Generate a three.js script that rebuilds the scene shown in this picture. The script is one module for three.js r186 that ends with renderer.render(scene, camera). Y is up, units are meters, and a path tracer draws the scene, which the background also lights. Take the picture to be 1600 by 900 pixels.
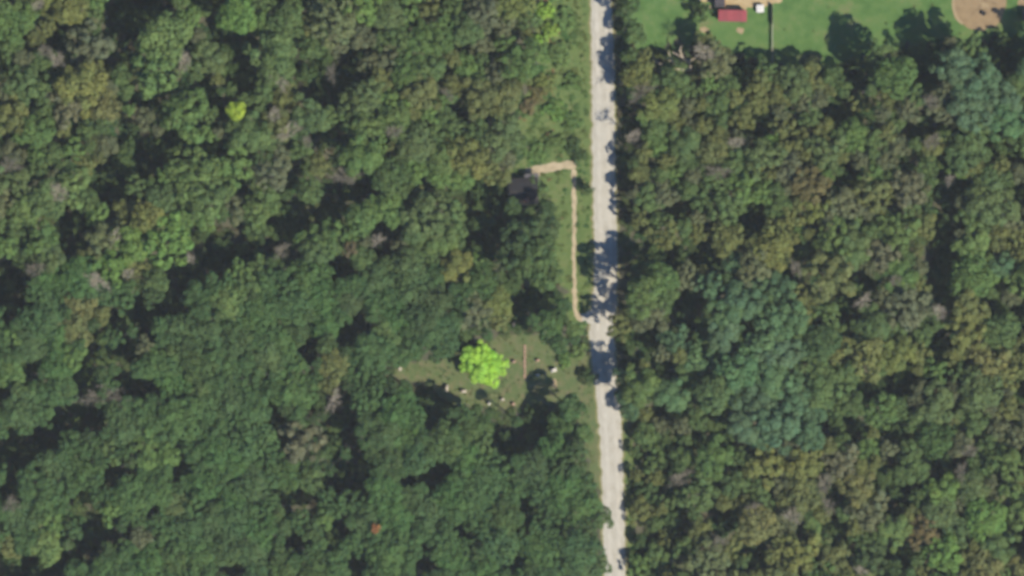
import * as THREE from 'three';
import { Sky } from 'three/addons/objects/Sky.js';
import { mergeGeometries } from 'three/addons/utils/BufferGeometryUtils.js';
import { RoundedBoxGeometry } from 'three/addons/geometries/RoundedBoxGeometry.js';
import { createNoise2D } from 'simplex-noise';

// ---------------------------------------------------------------- camera, sky, sun, exposure
const scene = new THREE.Scene();
const M = 0.135;                                   // metres per map unit (the aerial map is 1600 x 900 units)
const HEIGHT = 2500;
const camera = new THREE.PerspectiveCamera(2 * Math.atan(450 * M / HEIGHT) * 180 / Math.PI, 16 / 9, 100, 6000);
camera.up.set(0, 0, -1);
camera.position.set(0, HEIGHT, 0);
camera.lookAt(0, 0, 0);
camera.focus = 5000;                               // a slightly soft aerial lens
camera.userData.fStop = camera.getFocalLength() / 1000 / 1.5;

const sunDir = new THREE.Vector3(0.80, 0, 0.60).normalize().multiplyScalar(Math.cos(0.87)).setY(Math.sin(0.87));
const sky = new Sky();
sky.name = 'sky'; sky.userData.kind = 'structure'; sky.scale.setScalar(5000);
sky.material.uniforms.sunPosition.value.copy(sunDir);
sky.material.uniforms.turbidity.value = 6;
sky.material.uniforms.rayleigh.value = 0.8;
sky.material.uniforms.mieCoefficient.value = 0.004;
sky.material.uniforms.cloudCoverage.value = 0;
scene.add(sky);
scene.environmentIntensity = 0.1;

const sun = new THREE.DirectionalLight(0xfff0d8, 4.2);
sun.position.copy(sunDir).multiplyScalar(400);
sun.castShadow = true;
Object.assign(sun.shadow.camera, { left: -160, right: 160, top: 110, bottom: -110, near: 100, far: 800 });
sun.shadow.mapSize.set(4096, 4096);
scene.add(sun, sun.target);

const renderer = new THREE.WebGLRenderer({ antialias: true });
renderer.toneMapping = THREE.LinearToneMapping;
renderer.toneMappingExposure = 1.85;
renderer.shadowMap.enabled = true;
scene.fog = new THREE.FogExp2(new THREE.Color().setRGB(0.93, 0.97, 1.0), 1.65e-5);   // thin summer haze under the aircraft

// ---------------------------------------------------------------- helpers
function rng(seed) { let a = seed >>> 0; return () => { a = (a + 0x6D2B79F5) | 0; let t = Math.imul(a ^ (a >>> 15), 1 | a); t = (t + Math.imul(t ^ (t >>> 7), 61 | t)) ^ t; return ((t ^ (t >>> 14)) >>> 0) / 4294967296; }; }
const n2 = createNoise2D(rng(77));
const X = px => (px - 800) * M, Z = py => (py - 450) * M;
const taken = {};
function numbered(n) { const k = taken[n] = (taken[n] ?? -1) + 1; return k ? `${n}_${String(k).padStart(3, '0')}` : n; }
function tag(o, label, category, group) { o.userData.label = label; o.userData.category = category; if (group) o.userData.group = group; return o; }
function mesh(name, geo, mat, parent) { const m = new THREE.Mesh(geo, mat); m.name = name; m.castShadow = m.receiveShadow = true; if (parent) parent.add(m); return m; }
function thing(name, label, category, x, y, z, turn = 0, group) { const g = new THREE.Group(); g.name = numbered(name); g.position.set(x, y, z); g.rotation.y = turn; tag(g, label, category, group); scene.add(g); return g; }
function structure(name, geo, mat) { const m = mesh(name, geo, mat, scene); m.userData.kind = 'structure'; return m; }
const lin = (r, g, b) => new THREE.Color().setRGB(r, g, b);
function std(c, roughness = 0.9, extra = {}) { return new THREE.MeshStandardMaterial({ color: c, roughness, ...extra }); }

// colour texture of noise between several linear colours; size in metres given by repeat
function noiseTexture(size, seed, cols, scales, contrast = 1) {
  const nn = createNoise2D(rng(seed)), r = rng(seed + 5), d = new Uint8Array(size * size * 4);
  const per = (u, v, f) => { // seamless noise by blending
    const a = nn(u * f, v * f), b = nn((u - 1) * f, v * f), c = nn(u * f, (v - 1) * f), e = nn((u - 1) * f, (v - 1) * f);
    return (a * (1 - u) + b * u) * (1 - v) + (c * (1 - u) + e * u) * v;
  };
  const c = new THREE.Color();
  for (let y = 0; y < size; y++) for (let x = 0; x < size; x++) {
    const u = x / size, v = y / size;
    let t = 0, w = 0; scales.forEach(([f, a], i) => { t += a * per(u, v, f); w += a; });
    t = 0.5 + contrast * (t / w) + (r() - 0.5) * 0.22;
    t = Math.min(0.999, Math.max(0, t)) * (cols.length - 1);
    const i = Math.floor(t), k = t - i;
    c.setRGB(cols[i][0] + (cols[i + 1][0] - cols[i][0]) * k, cols[i][1] + (cols[i + 1][1] - cols[i][1]) * k, cols[i][2] + (cols[i + 1][2] - cols[i][2]) * k).convertLinearToSRGB();
    const o = (y * size + x) * 4; d[o] = c.r * 255; d[o + 1] = c.g * 255; d[o + 2] = c.b * 255; d[o + 3] = 255;
  }
  const t = new THREE.DataTexture(d, size, size); t.wrapS = t.wrapT = THREE.RepeatWrapping; t.magFilter = t.minFilter = THREE.LinearFilter;
  t.colorSpace = THREE.SRGBColorSpace; t.needsUpdate = true; return t;
}
function ground(tex, metres, roughness = 0.95, bump = 0) { tex.repeat.set(1 / metres, 1 / metres); const m = new THREE.MeshStandardMaterial({ map: tex, roughness }); if (bump) { m.bumpMap = tex; m.bumpScale = bump; } return m; }

// flat sheet with a ragged outline; uv in metres
function sheet(pts, y, rag = 0.5, step = 0.7) {
  const out = [];
  for (let i = 0; i < pts.length; i++) {
    const a = pts[i], b = pts[(i + 1) % pts.length], ax = X(a[0]), az = Z(a[1]), bx = X(b[0]), bz = Z(b[1]);
    const L = Math.hypot(bx - ax, bz - az), n = Math.max(1, Math.round(L / step)), nx = -(bz - az) / L, nz = (bx - ax) / L;
    for (let k = 0; k < n; k++) {
      const x = ax + (bx - ax) * k / n, z = az + (bz - az) * k / n, o = rag * (n2(x * 0.5, z * 0.5) + 0.6 * n2(x * 1.7, z * 1.7 + 9));
      out.push(new THREE.Vector2(x + nx * o, -(z + nz * o)));
    }
  }
  const g = new THREE.ShapeGeometry(new THREE.Shape(out));
  g.rotateX(-Math.PI / 2); g.translate(0, y, 0);
  const p = g.attributes.position, uv = g.attributes.uv;
  for (let i = 0; i < p.count; i++) uv.setXY(i, p.getX(i), p.getZ(i));
  return g;
}
// ribbon along a centre line [[x, y, halfWidth]] in map units, densely sampled, with ragged edges and a low crown; uv in metres
function ribbon(line, y, rag, crown = 0, cross = 8) {
  const cur = new THREE.CatmullRomCurve3(line.map(([a, b, w]) => new THREE.Vector3(X(a), w * M, Z(b))));
  const n = Math.ceil(cur.getLength() / 0.5), pos = [], uv = [], idx = [];
  for (let i = 0; i <= n; i++) {
    const p = cur.getPoint(i / n), t = cur.getTangent(i / n), l = Math.hypot(t.x, t.z), nx = -t.z / l, nz = t.x / l;
    for (let k = 0; k <= cross; k++) {
      const s = k / cross * 2 - 1, ed = Math.pow(Math.abs(s), 6) * Math.sign(s);
      const o = s * p.y + ed * rag * (n2(p.x * 0.4 + s * 7, p.z * 0.4) + 0.7 * n2(p.x * 1.5 + s * 5, p.z * 1.5));
      const x = p.x + nx * o, z = p.z + nz * o;
      pos.push(x, y + crown * (1 - s * s), z); uv.push(x, z);
      if (i < n && k < cross) { const a = i * (cross + 1) + k, b = a + cross + 1; idx.push(a, a + 1, b, a + 1, b + 1, b); }
    }
  }
  const g = new THREE.BufferGeometry(); g.setAttribute('position', new THREE.Float32BufferAttribute(pos, 3)); g.setAttribute('uv', new THREE.Float32BufferAttribute(uv, 2)); g.setIndex(idx); g.computeVertexNormals();
  if (g.attributes.normal.getY(0) < 0) { for (let i = 0; i < idx.length; i += 3) { const t = idx[i]; idx[i] = idx[i + 1]; idx[i + 1] = t; } g.setIndex(idx); g.computeVertexNormals(); }
  return g;
}
const inPoly = (poly, x, y) => { let c = false; for (let i = 0, j = poly.length - 1; i < poly.length; j = i++) { const [xi, yi] = poly[i], [xj, yj] = poly[j]; if ((yi > y) !== (yj > y) && x < (xj - xi) * (y - yi) / (yj - yi) + xi) c = !c; } return c; };
const segDist = (px, py, line) => { let m = 1e9; for (let i = 0; i + 1 < line.length; i++) { const [ax, ay] = line[i], [bx, by] = line[i + 1], dx = bx - ax, dy = by - ay, t = Math.max(0, Math.min(1, ((px - ax) * dx + (py - ay) * dy) / (dx * dx + dy * dy))); m = Math.min(m, Math.hypot(px - ax - t * dx, py - ay - t * dy)); } return m; };

// ---------------------------------------------------------------- the ground, road, lane, lawns
const litterTex = noiseTexture(1024, 11, [[0.046, 0.058, 0.03], [0.058, 0.064, 0.038], [0.076, 0.07, 0.046], [0.056, 0.082, 0.034]], [[5, 1], [17, 0.8], [60, 0.7]]);
structure('forest_floor', (() => { const g = new THREE.PlaneGeometry(6000, 6000); g.rotateX(-Math.PI / 2); const p = g.attributes.position; for (let i = 0; i < p.count; i++) g.attributes.uv.setXY(i, p.getX(i), p.getZ(i)); return g; })(), ground(litterTex, 23));

const vergePoly = [[842, -90], [924, -90], [927, 260], [930, 480], [915, 520], [886, 500], [884, 446], [856, 440], [866, 330], [850, 292], [800, 284], [700, 292], [690, 268], [790, 264], [830, 232], [802, 200], [838, 100]];
const clearPoly = [[612, 568], [690, 560], [720, 545], [800, 520], [880, 528], [925, 560], [936, 640], [946, 760], [925, 760], [902, 640], [868, 634], [800, 640], [700, 632], [660, 600], [612, 588]];
const lawnPoly = [[962, -90], [1780, -90], [1780, 75], [1600, 66], [1560, 60], [1480, 66], [1400, 78], [1300, 108], [1240, 108], [1180, 98], [1100, 66], [1040, 74], [990, 90]];
const gladePoly = [[706, 378], [735, 388], [764, 402], [768, 418], [735, 426], [712, 410]];
const eastVerge = [[958, 660], [976, 640], [990, 700], [992, 900], [992, 1000], [960, 1000]];
const weedTex = noiseTexture(1024, 21, [[0.049, 0.085, 0.023], [0.068, 0.114, 0.028], [0.09, 0.128, 0.037], [0.117, 0.114, 0.049]], [[6, 1], [22, 0.9], [70, 0.8]]);
const dryTex = noiseTexture(1024, 22, [[0.04, 0.078, 0.022], [0.058, 0.095, 0.028], [0.076, 0.104, 0.036], [0.105, 0.105, 0.05], [0.13, 0.11, 0.062]], [[7, 1], [26, 0.9], [80, 0.8]], 0.85);
const lawnTex = noiseTexture(1024, 23, [[0.035, 0.088, 0.02], [0.048, 0.112, 0.024], [0.062, 0.13, 0.031], [0.086, 0.136, 0.04], [0.132, 0.127, 0.061]], [[4, 1], [11, 0.9], [34, 0.6], [120, 0.4]], 0.85);
structure('verge_grass', sheet(vergePoly, 0.02, 0.8), ground(weedTex, 26));
structure('clearing_grass', sheet(clearPoly, 0.02, 0.8), ground(dryTex, 21));
structure('lawn', sheet(lawnPoly, 0.02, 1.5), ground(lawnTex, 31));
structure('glade_grass', sheet(gladePoly, 0.02, 0.5), ground(lawnTex.clone(), 19));
structure('east_verge_grass', sheet(eastVerge, 0.02, 0.5), ground(weedTex.clone(), 17));

// the gravel road: pale stone dust with two wheel tracks polished paler
const roadLine = [[936, -160, 15.8], [939, 0, 15.8], [942, 100, 17.7], [943, 200, 17.7], [944, 300, 17.7], [947, 400, 17.7], [945, 470, 18.6], [941, 520, 19.5], [944, 570, 17.7], [952, 650, 17.2], [957, 740, 16.7], [959, 820, 16.7], [961, 900, 16.3], [966, 1060, 16.3]];
const gravelTex = noiseTexture(1024, 31, [[0.253, 0.248, 0.212], [0.304, 0.298, 0.262], [0.342, 0.338, 0.301], [0.367, 0.365, 0.332]], [[4, 1], [16, 0.6], [90, 0.9]]);
const trackTex = noiseTexture(512, 32, [[0.304, 0.297, 0.267], [0.354, 0.348, 0.312], [0.392, 0.386, 0.349]], [[4, 1], [24, 0.6], [90, 0.7]]);
const sandTex = noiseTexture(512, 33, [[0.167, 0.13, 0.074], [0.229, 0.18, 0.105], [0.273, 0.217, 0.134], [0.186, 0.167, 0.085]], [[5, 1], [20, 0.7], [80, 0.8]]);
structure('road_shoulder', ribbon(roadLine.map(([a, b, w]) => [a, b, w + 3.2]), 0.028, 0.35), ground(noiseTexture(512, 34, [[0.14, 0.14, 0.059], [0.182, 0.175, 0.084], [0.105, 0.133, 0.042]], [[6, 1], [30, 1]]), 13));
structure('gravel_road', ribbon(roadLine, 0.034, 0.22, 0.06, 10), ground(gravelTex, 14, 0.95, 0.01));
for (const s of [-1, 1]) structure(s < 0 ? 'wheel_track_left' : 'wheel_track_right', ribbon(roadLine.map(([a, b, w]) => [a + s * 7.5, b, 3.2]), 0.1, 0.16, 0.004, 4), ground(trackTex.clone(), 9));

// the narrow sandy lane that leaves the road and turns towards the small shed
const laneLine = [[924, 498, 7], [909, 497, 5.5], [900, 488, 4], [898, 462, 3], [897, 400, 2.8], [897, 330, 3.4], [897, 285, 3.2], [896, 264, 4]];
const laneLine2 = [[900, 257, 6], [886, 258, 6.5], [862, 261, 6.5], [840, 266, 7.5], [822, 269, 7]];
sandTex.repeat.set(1 / 8, 1 / 8);
const laneTex = noiseTexture(512, 37, [[0.22, 0.19, 0.12], [0.31, 0.262, 0.175], [0.38, 0.325, 0.225]], [[5, 1], [20, 0.7], [80, 0.8]]);
structure('sandy_lane', ribbon(laneLine, 0.045, 0.22, 0.01, 6), ground(laneTex, 11));
structure('sandy_lane_end', ribbon(laneLine2, 0.052, 0.2, 0.01, 6), ground(laneTex.clone(), 12));
structure('lane_mouth', sheet([[906, 492], [920, 488], [934, 478], [934, 508], [914, 506]], 0.07, 0.25, 0.4), ground(gravelTex.clone(), 12));
const lanes = [laneLine, laneLine2];

// bare ground by the house and in the round pen
const yardPoly = [[1090, -90], [1222, -90], [1222, 3], [1208, 6], [1196, 9], [1168, 11], [1164, 17], [1136, 17], [1134, 6], [1118, 4], [1092, 4]];
structure('sandy_yard', sheet(yardPoly, 0.03, 0.22), ground(noiseTexture(512, 35, [[0.252, 0.192, 0.101], [0.305, 0.238, 0.131], [0.344, 0.278, 0.158]], [[4, 1], [18, 0.8], [70, 0.7]]), 12));
const penPts = []; for (let i = 0; i < 40; i++) { const a = i / 40 * Math.PI * 2; penPts.push([1530 + 42 * Math.cos(a), 6 + 42 * Math.sin(a)]); }
const penTex = noiseTexture(512, 36, [[0.146, 0.105, 0.06], [0.186, 0.137, 0.078], [0.222, 0.169, 0.095], [0.193, 0.131, 0.078]], [[4, 1], [14, 0.8], [70, 0.5]]);
structure('dirt_pen', sheet(penPts, 0.03, 0.28), ground(penTex, 10));
const rimPts = []; for (let i = 0; i < 24; i++) { const a = Math.PI * (0.72 + 0.62 * i / 23); rimPts.push([1530 + 43 * Math.cos(a), 6 + 43 * Math.sin(a)]); }
for (let i = 23; i >= 0; i--) { const a = Math.PI * (0.72 + 0.62 * i / 23); rimPts.push([1530 + 38.5 * Math.cos(a), 6 + 38.5 * Math.sin(a)]); }
structure('pen_sand_rim', sheet(rimPts, 0.036, 0.05), ground(sandTex.clone(), 9));
structure('pen_sand_patch', sheet([[1534, 4], [1544, 4], [1545, 11], [1535, 11]], 0.036, 0.18, 0.3), ground(sandTex.clone(), 6));
structure('dirt_track', sheet([[1592, -60], [1640, -60], [1640, 8], [1591, 9]], 0.03, 0.2), ground(penTex.clone(), 9));
for (const [cx, cy, rx, ry] of [[1110, 13, 5, 5], [1156, 47, 7, 5], [1102, 47, 8, 4], [1266, 92, 20, 11]]) {
  const p = []; for (let i = 0; i < 12; i++) { const a = i / 12 * Math.PI * 2; p.push([cx + rx * Math.cos(a), cy + ry * Math.sin(a)]); }
  structure(numbered('bare_patch'), sheet(p, 0.027, 0.3, 0.3), ground(cx > 1200 ? dryTex.clone() : sandTex.clone(), 8));
}
for (const [cx, cy, rx, ry] of [[803, 508, 5, 9], [866, 600, 4, 8], [625, 575, 10, 7], [680, 592, 12, 6], [835, 272, 9, 5], [147, 540, 6, 4]]) {
  const p = []; for (let i = 0; i < 12; i++) { const a = i / 12 * Math.PI * 2; p.push([cx + rx * Math.cos(a), cy + ry * Math.sin(a)]); }
  structure(numbered('bare_patch'), sheet(p, 0.032, 0.25, 0.3), ground(cx === 680 || cx === 625 ? dryTex.clone() : sandTex.clone(), 8));
}

// ---------------------------------------------------------------- foliage shapes
const leafBits = { p: null };
function leafCrown(seed, { lobes, lr, leaves, leaf, flat = 0.8, spread = 1 }) {
  const r = rng(seed), L = [];
  const ph = r() * 6.28, k1 = 2 + Math.floor(r() * 2), k2 = 3 + Math.floor(r() * 3);
  for (let i = 0; i < lobes; i++) {
    const u = (i + 0.5) / lobes, th = Math.acos(1 - u * 1.25), az = i * 2.39996 + r() * 0.8, q = lr[0] + (lr[1] - lr[0]) * r();
    const out = (1 - q * 0.8) * (0.86 + 0.13 * Math.sin(az * k1 + ph) + 0.11 * Math.sin(az * k2 + ph * 2) + (r() - 0.5) * 0.22) * spread;
    L.push({ x: Math.sin(th) * Math.cos(az) * out, y: Math.cos(th) * out * flat, z: Math.sin(th) * Math.sin(az) * out, q, tint: 0.86 + 0.28 * r(), warm: (r() - 0.5) * 0.14 });
  }
  L.push({ x: 0, y: -0.05, z: 0, q: 0.5, tint: 1, warm: 0 });
  const sum = L.reduce((a, l) => a + l.q * l.q, 0), pos = [], nor = [], col = [], idx = [];
  const d = new THREE.Vector3(), o = new THREE.Vector3(), n = new THREE.Vector3(), a = new THREE.Vector3(), b = new THREE.Vector3(), c = new THREE.Vector3();
  const rv = v => { do v.set(r() * 2 - 1, r() * 2 - 1, r() * 2 - 1); while (v.lengthSq() > 1 || v.lengthSq() < 0.01); return v.normalize(); };
  for (const l of L) {
    let want = Math.round(leaves * l.q * l.q / sum), tries = want * 6;
    o.set(l.x, l.y + 0.25, l.z).normalize();
    while (want > 0 && tries-- > 0) {
      rv(d); if (d.dot(o) < -0.35) continue;
      c.copy(d).multiplyScalar(l.q * (0.72 + 0.34 * r())); c.x += l.x; c.y = c.y * 0.85 + l.y; c.z += l.z;
      let hid = false; for (const m of L) if (m !== l && (c.x - m.x) ** 2 + (c.y - m.y) ** 2 + (c.z - m.z) ** 2 < (0.62 * m.q) ** 2) { hid = true; break; }
      if (hid) continue;
      want--;
      rv(n).multiplyScalar(0.75).add(d).setY(n.y + 0.35).normalize();
      rv(a).cross(n).normalize(); b.crossVectors(n, a);
      const s = leaf * (0.65 + 0.7 * r()), w = s * (0.5 + 0.2 * r()), t = l.tint * (0.8 + 0.4 * r()), k = pos.length / 3;
      const fold = s * 0.18;
      pos.push(c.x - a.x * s, c.y - a.y * s, c.z - a.z * s, c.x + b.x * w - n.x * fold, c.y + b.y * w - n.y * fold, c.z + b.z * w - n.z * fold, c.x + a.x * s, c.y + a.y * s, c.z + a.z * s, c.x - b.x * w - n.x * fold, c.y - b.y * w - n.y * fold, c.z - b.z * w - n.z * fold);
      const hue = l.warm + (r() - 0.5) * 0.1;
      for (let i = 0; i < 4; i++) { nor.push(n.x, n.y, n.z); col.push(t * (1 + hue), t, t * (1 - hue)); }
      idx.push(k, k + 2, k + 1, k, k + 3, k + 2);
    }
  }
  const g = new THREE.BufferGeometry();
  g.setAttribute('position', new THREE.Float32BufferAttribute(pos, 3)); g.setAttribute('normal', new THREE.Float32BufferAttribute(nor, 3)); g.setAttribute('color', new THREE.Float32BufferAttribute(col, 3)); g.setIndex(idx);
  return g;
}
const crownFine = [1, 2, 3, 4].map(s => leafCrown(100 + s, { lobes: 46, lr: [0.17, 0.3], leaves: 2700, leaf: 0.066, flat: 0.75 }));
const crownKnob = [1, 2, 3, 4].map(s => leafCrown(200 + s, { lobes: 20, lr: [0.2, 0.33], leaves: 2600, leaf: 0.062, flat: 0.85, spread: 1.12 }));
const crownLoose = [1, 2, 3].map(s => leafCrown(300 + s, { lobes: 30, lr: [0.14, 0.26], leaves: 1900, leaf: 0.072, flat: 0.9, spread: 1.12 }));
const bushShape = [1, 2, 3].map(s => leafCrown(400 + s, { lobes: 22, lr: [0.14, 0.32], leaves: 800, leaf: 0.1, flat: 0.6, spread: 1.2 }));
const crowns = [...crownFine, ...crownKnob, ...crownLoose];

function limb(points, r0, r1, seg = 5) {
  const parts = [];
  for (let i = 0; i + 1 < points.length; i++) {
    const a = new THREE.Vector3(...points[i]), b = new THREE.Vector3(...points[i + 1]), L = a.distanceTo(b), t0 = i / (points.length - 1), t1 = (i + 1) / (points.length - 1);
    const g = new THREE.CylinderGeometry(r0 + (r1 - r0) * t1, r0 + (r1 - r0) * t0, L * 1.02, seg, 1, false); g.translate(0, L / 2, 0);
    g.applyQuaternion(new THREE.Quaternion().setFromUnitVectors(new THREE.Vector3(0, 1, 0), b.clone().sub(a).normalize())); g.translate(a.x, a.y, a.z); parts.push(g);
  }
  return parts;
}
// unit trunk: 1 tall to the heart of the crown, limbs spreading above 0.55
const trunks = [1, 2, 3].map(s => {
  const r = rng(500 + s), g = [...limb([[0, 0, 0], [(r() - 0.5) * 0.03, 0.35, (r() - 0.5) * 0.03], [(r() - 0.5) * 0.05, 0.7, (r() - 0.5) * 0.05], [0, 1.1, 0]], 0.024, 0.007, 7)];
  for (let i = 0; i < 6; i++) { const a = i * 2.4 + r(), y = 0.5 + 0.07 * i; g.push(...limb([[0, y, 0], [Math.cos(a) * 0.09, y + 0.14, Math.sin(a) * 0.09], [Math.cos(a) * 0.2, y + 0.24, Math.sin(a) * 0.2]], 0.011, 0.003)); }
  return mergeGeometries(g);
});
// a leafless crown: forked twigs
function twigCrown(seed, n) {
  const r = rng(seed), g = [];
  for (let i = 0; i < n; i++) {
    const az = i * 2.4 + r(), el = 0.15 + 1.1 * r(), L = 0.65 + 0.4 * r(), c = Math.cos(el), s = Math.sin(el);
    const p1 = [Math.cos(az) * c * L * 0.5, -0.25 + s * L * 0.45, Math.sin(az) * c * L * 0.5], p2 = [Math.cos(az + 0.15) * c * L, -0.25 + s * L * 0.95, Math.sin(az + 0.15) * c * L];
    g.push(...limb([[0, -0.35, 0], p1, p2], 0.026, 0.008, 4));
    for (let k = 0; k < 9; k++) {
      const t = 0.3 + 0.6 * r(), b = [p2[0] * t, -0.35 + (p2[1] + 0.35) * t, p2[2] * t], a2 = az + (r() - 0.5) * 2.6, l = 0.2 + 0.3 * r(), e = [b[0] + Math.cos(a2) * l, b[1] + l * (r() * 0.9 - 0.1), b[2] + Math.sin(a2) * l];
      g.push(...limb([b, e], 0.014, 0.005, 3));
      for (let q = 0; q < 2; q++) { const a3 = a2 + (r() - 0.5) * 2, m = 0.12 + 0.15 * r(), f = [(b[0] + e[0]) / 2, (b[1] + e[1]) / 2, (b[2] + e[2]) / 2]; g.push(...limb([f, [f[0] + Math.cos(a3) * m, f[1] + m * r(), f[2] + Math.sin(a3) * m]], 0.009, 0.004, 3)); }
    }
  }
  return mergeGeometries(g);
}
const twigs = [twigCrown(601, 13), twigCrown(602, 11), twigCrown(603, 15)];

const TONE = {
  g: ['mid green', [0.084, 0.142, 0.045]],
  h: ['bright green', [0.104, 0.186, 0.05]],
  b: ['blue-green', [0.076, 0.15, 0.068]],
  o: ['olive green', [0.13, 0.158, 0.05]],
  f: ['grey-green', [0.112, 0.136, 0.066]],
  d: ['dark green', [0.054, 0.1, 0.032]],
  c: ['mid green', [0.058, 0.12, 0.038]],
  l: ['lime green', [0.29, 0.53, 0.07]],
  m: ['yellow-green', [0.19, 0.34, 0.055]],
  y: ['yellow', [0.32, 0.44, 0.045]],
  r: ['brownish', [0.125, 0.11, 0.052]],
  k: ['orange', [0.32, 0.13, 0.06]],
};
const leafMat = {};
for (const [k, [, c]] of Object.entries(TONE)) leafMat[k] = [[1, 1, 1], [1.1, 1.07, 0.95], [0.93, 0.94, 1.02], [0.98, 1.06, 0.9], [1.08, 0.98, 1.08]].map(v => new THREE.MeshPhysicalMaterial({ color: lin(c[0] * v[0], c[1] * v[1], c[2] * v[2]), vertexColors: true, roughness: 0.75, side: THREE.DoubleSide, transmission: 0.25, thickness: 0, specularIntensity: 0.3 }));
const barkMat = std(lin(0.11, 0.09, 0.075)), twigMat = std(lin(0.145, 0.135, 0.10)), paleTwigMat = std(lin(0.255, 0.235, 0.18));

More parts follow.
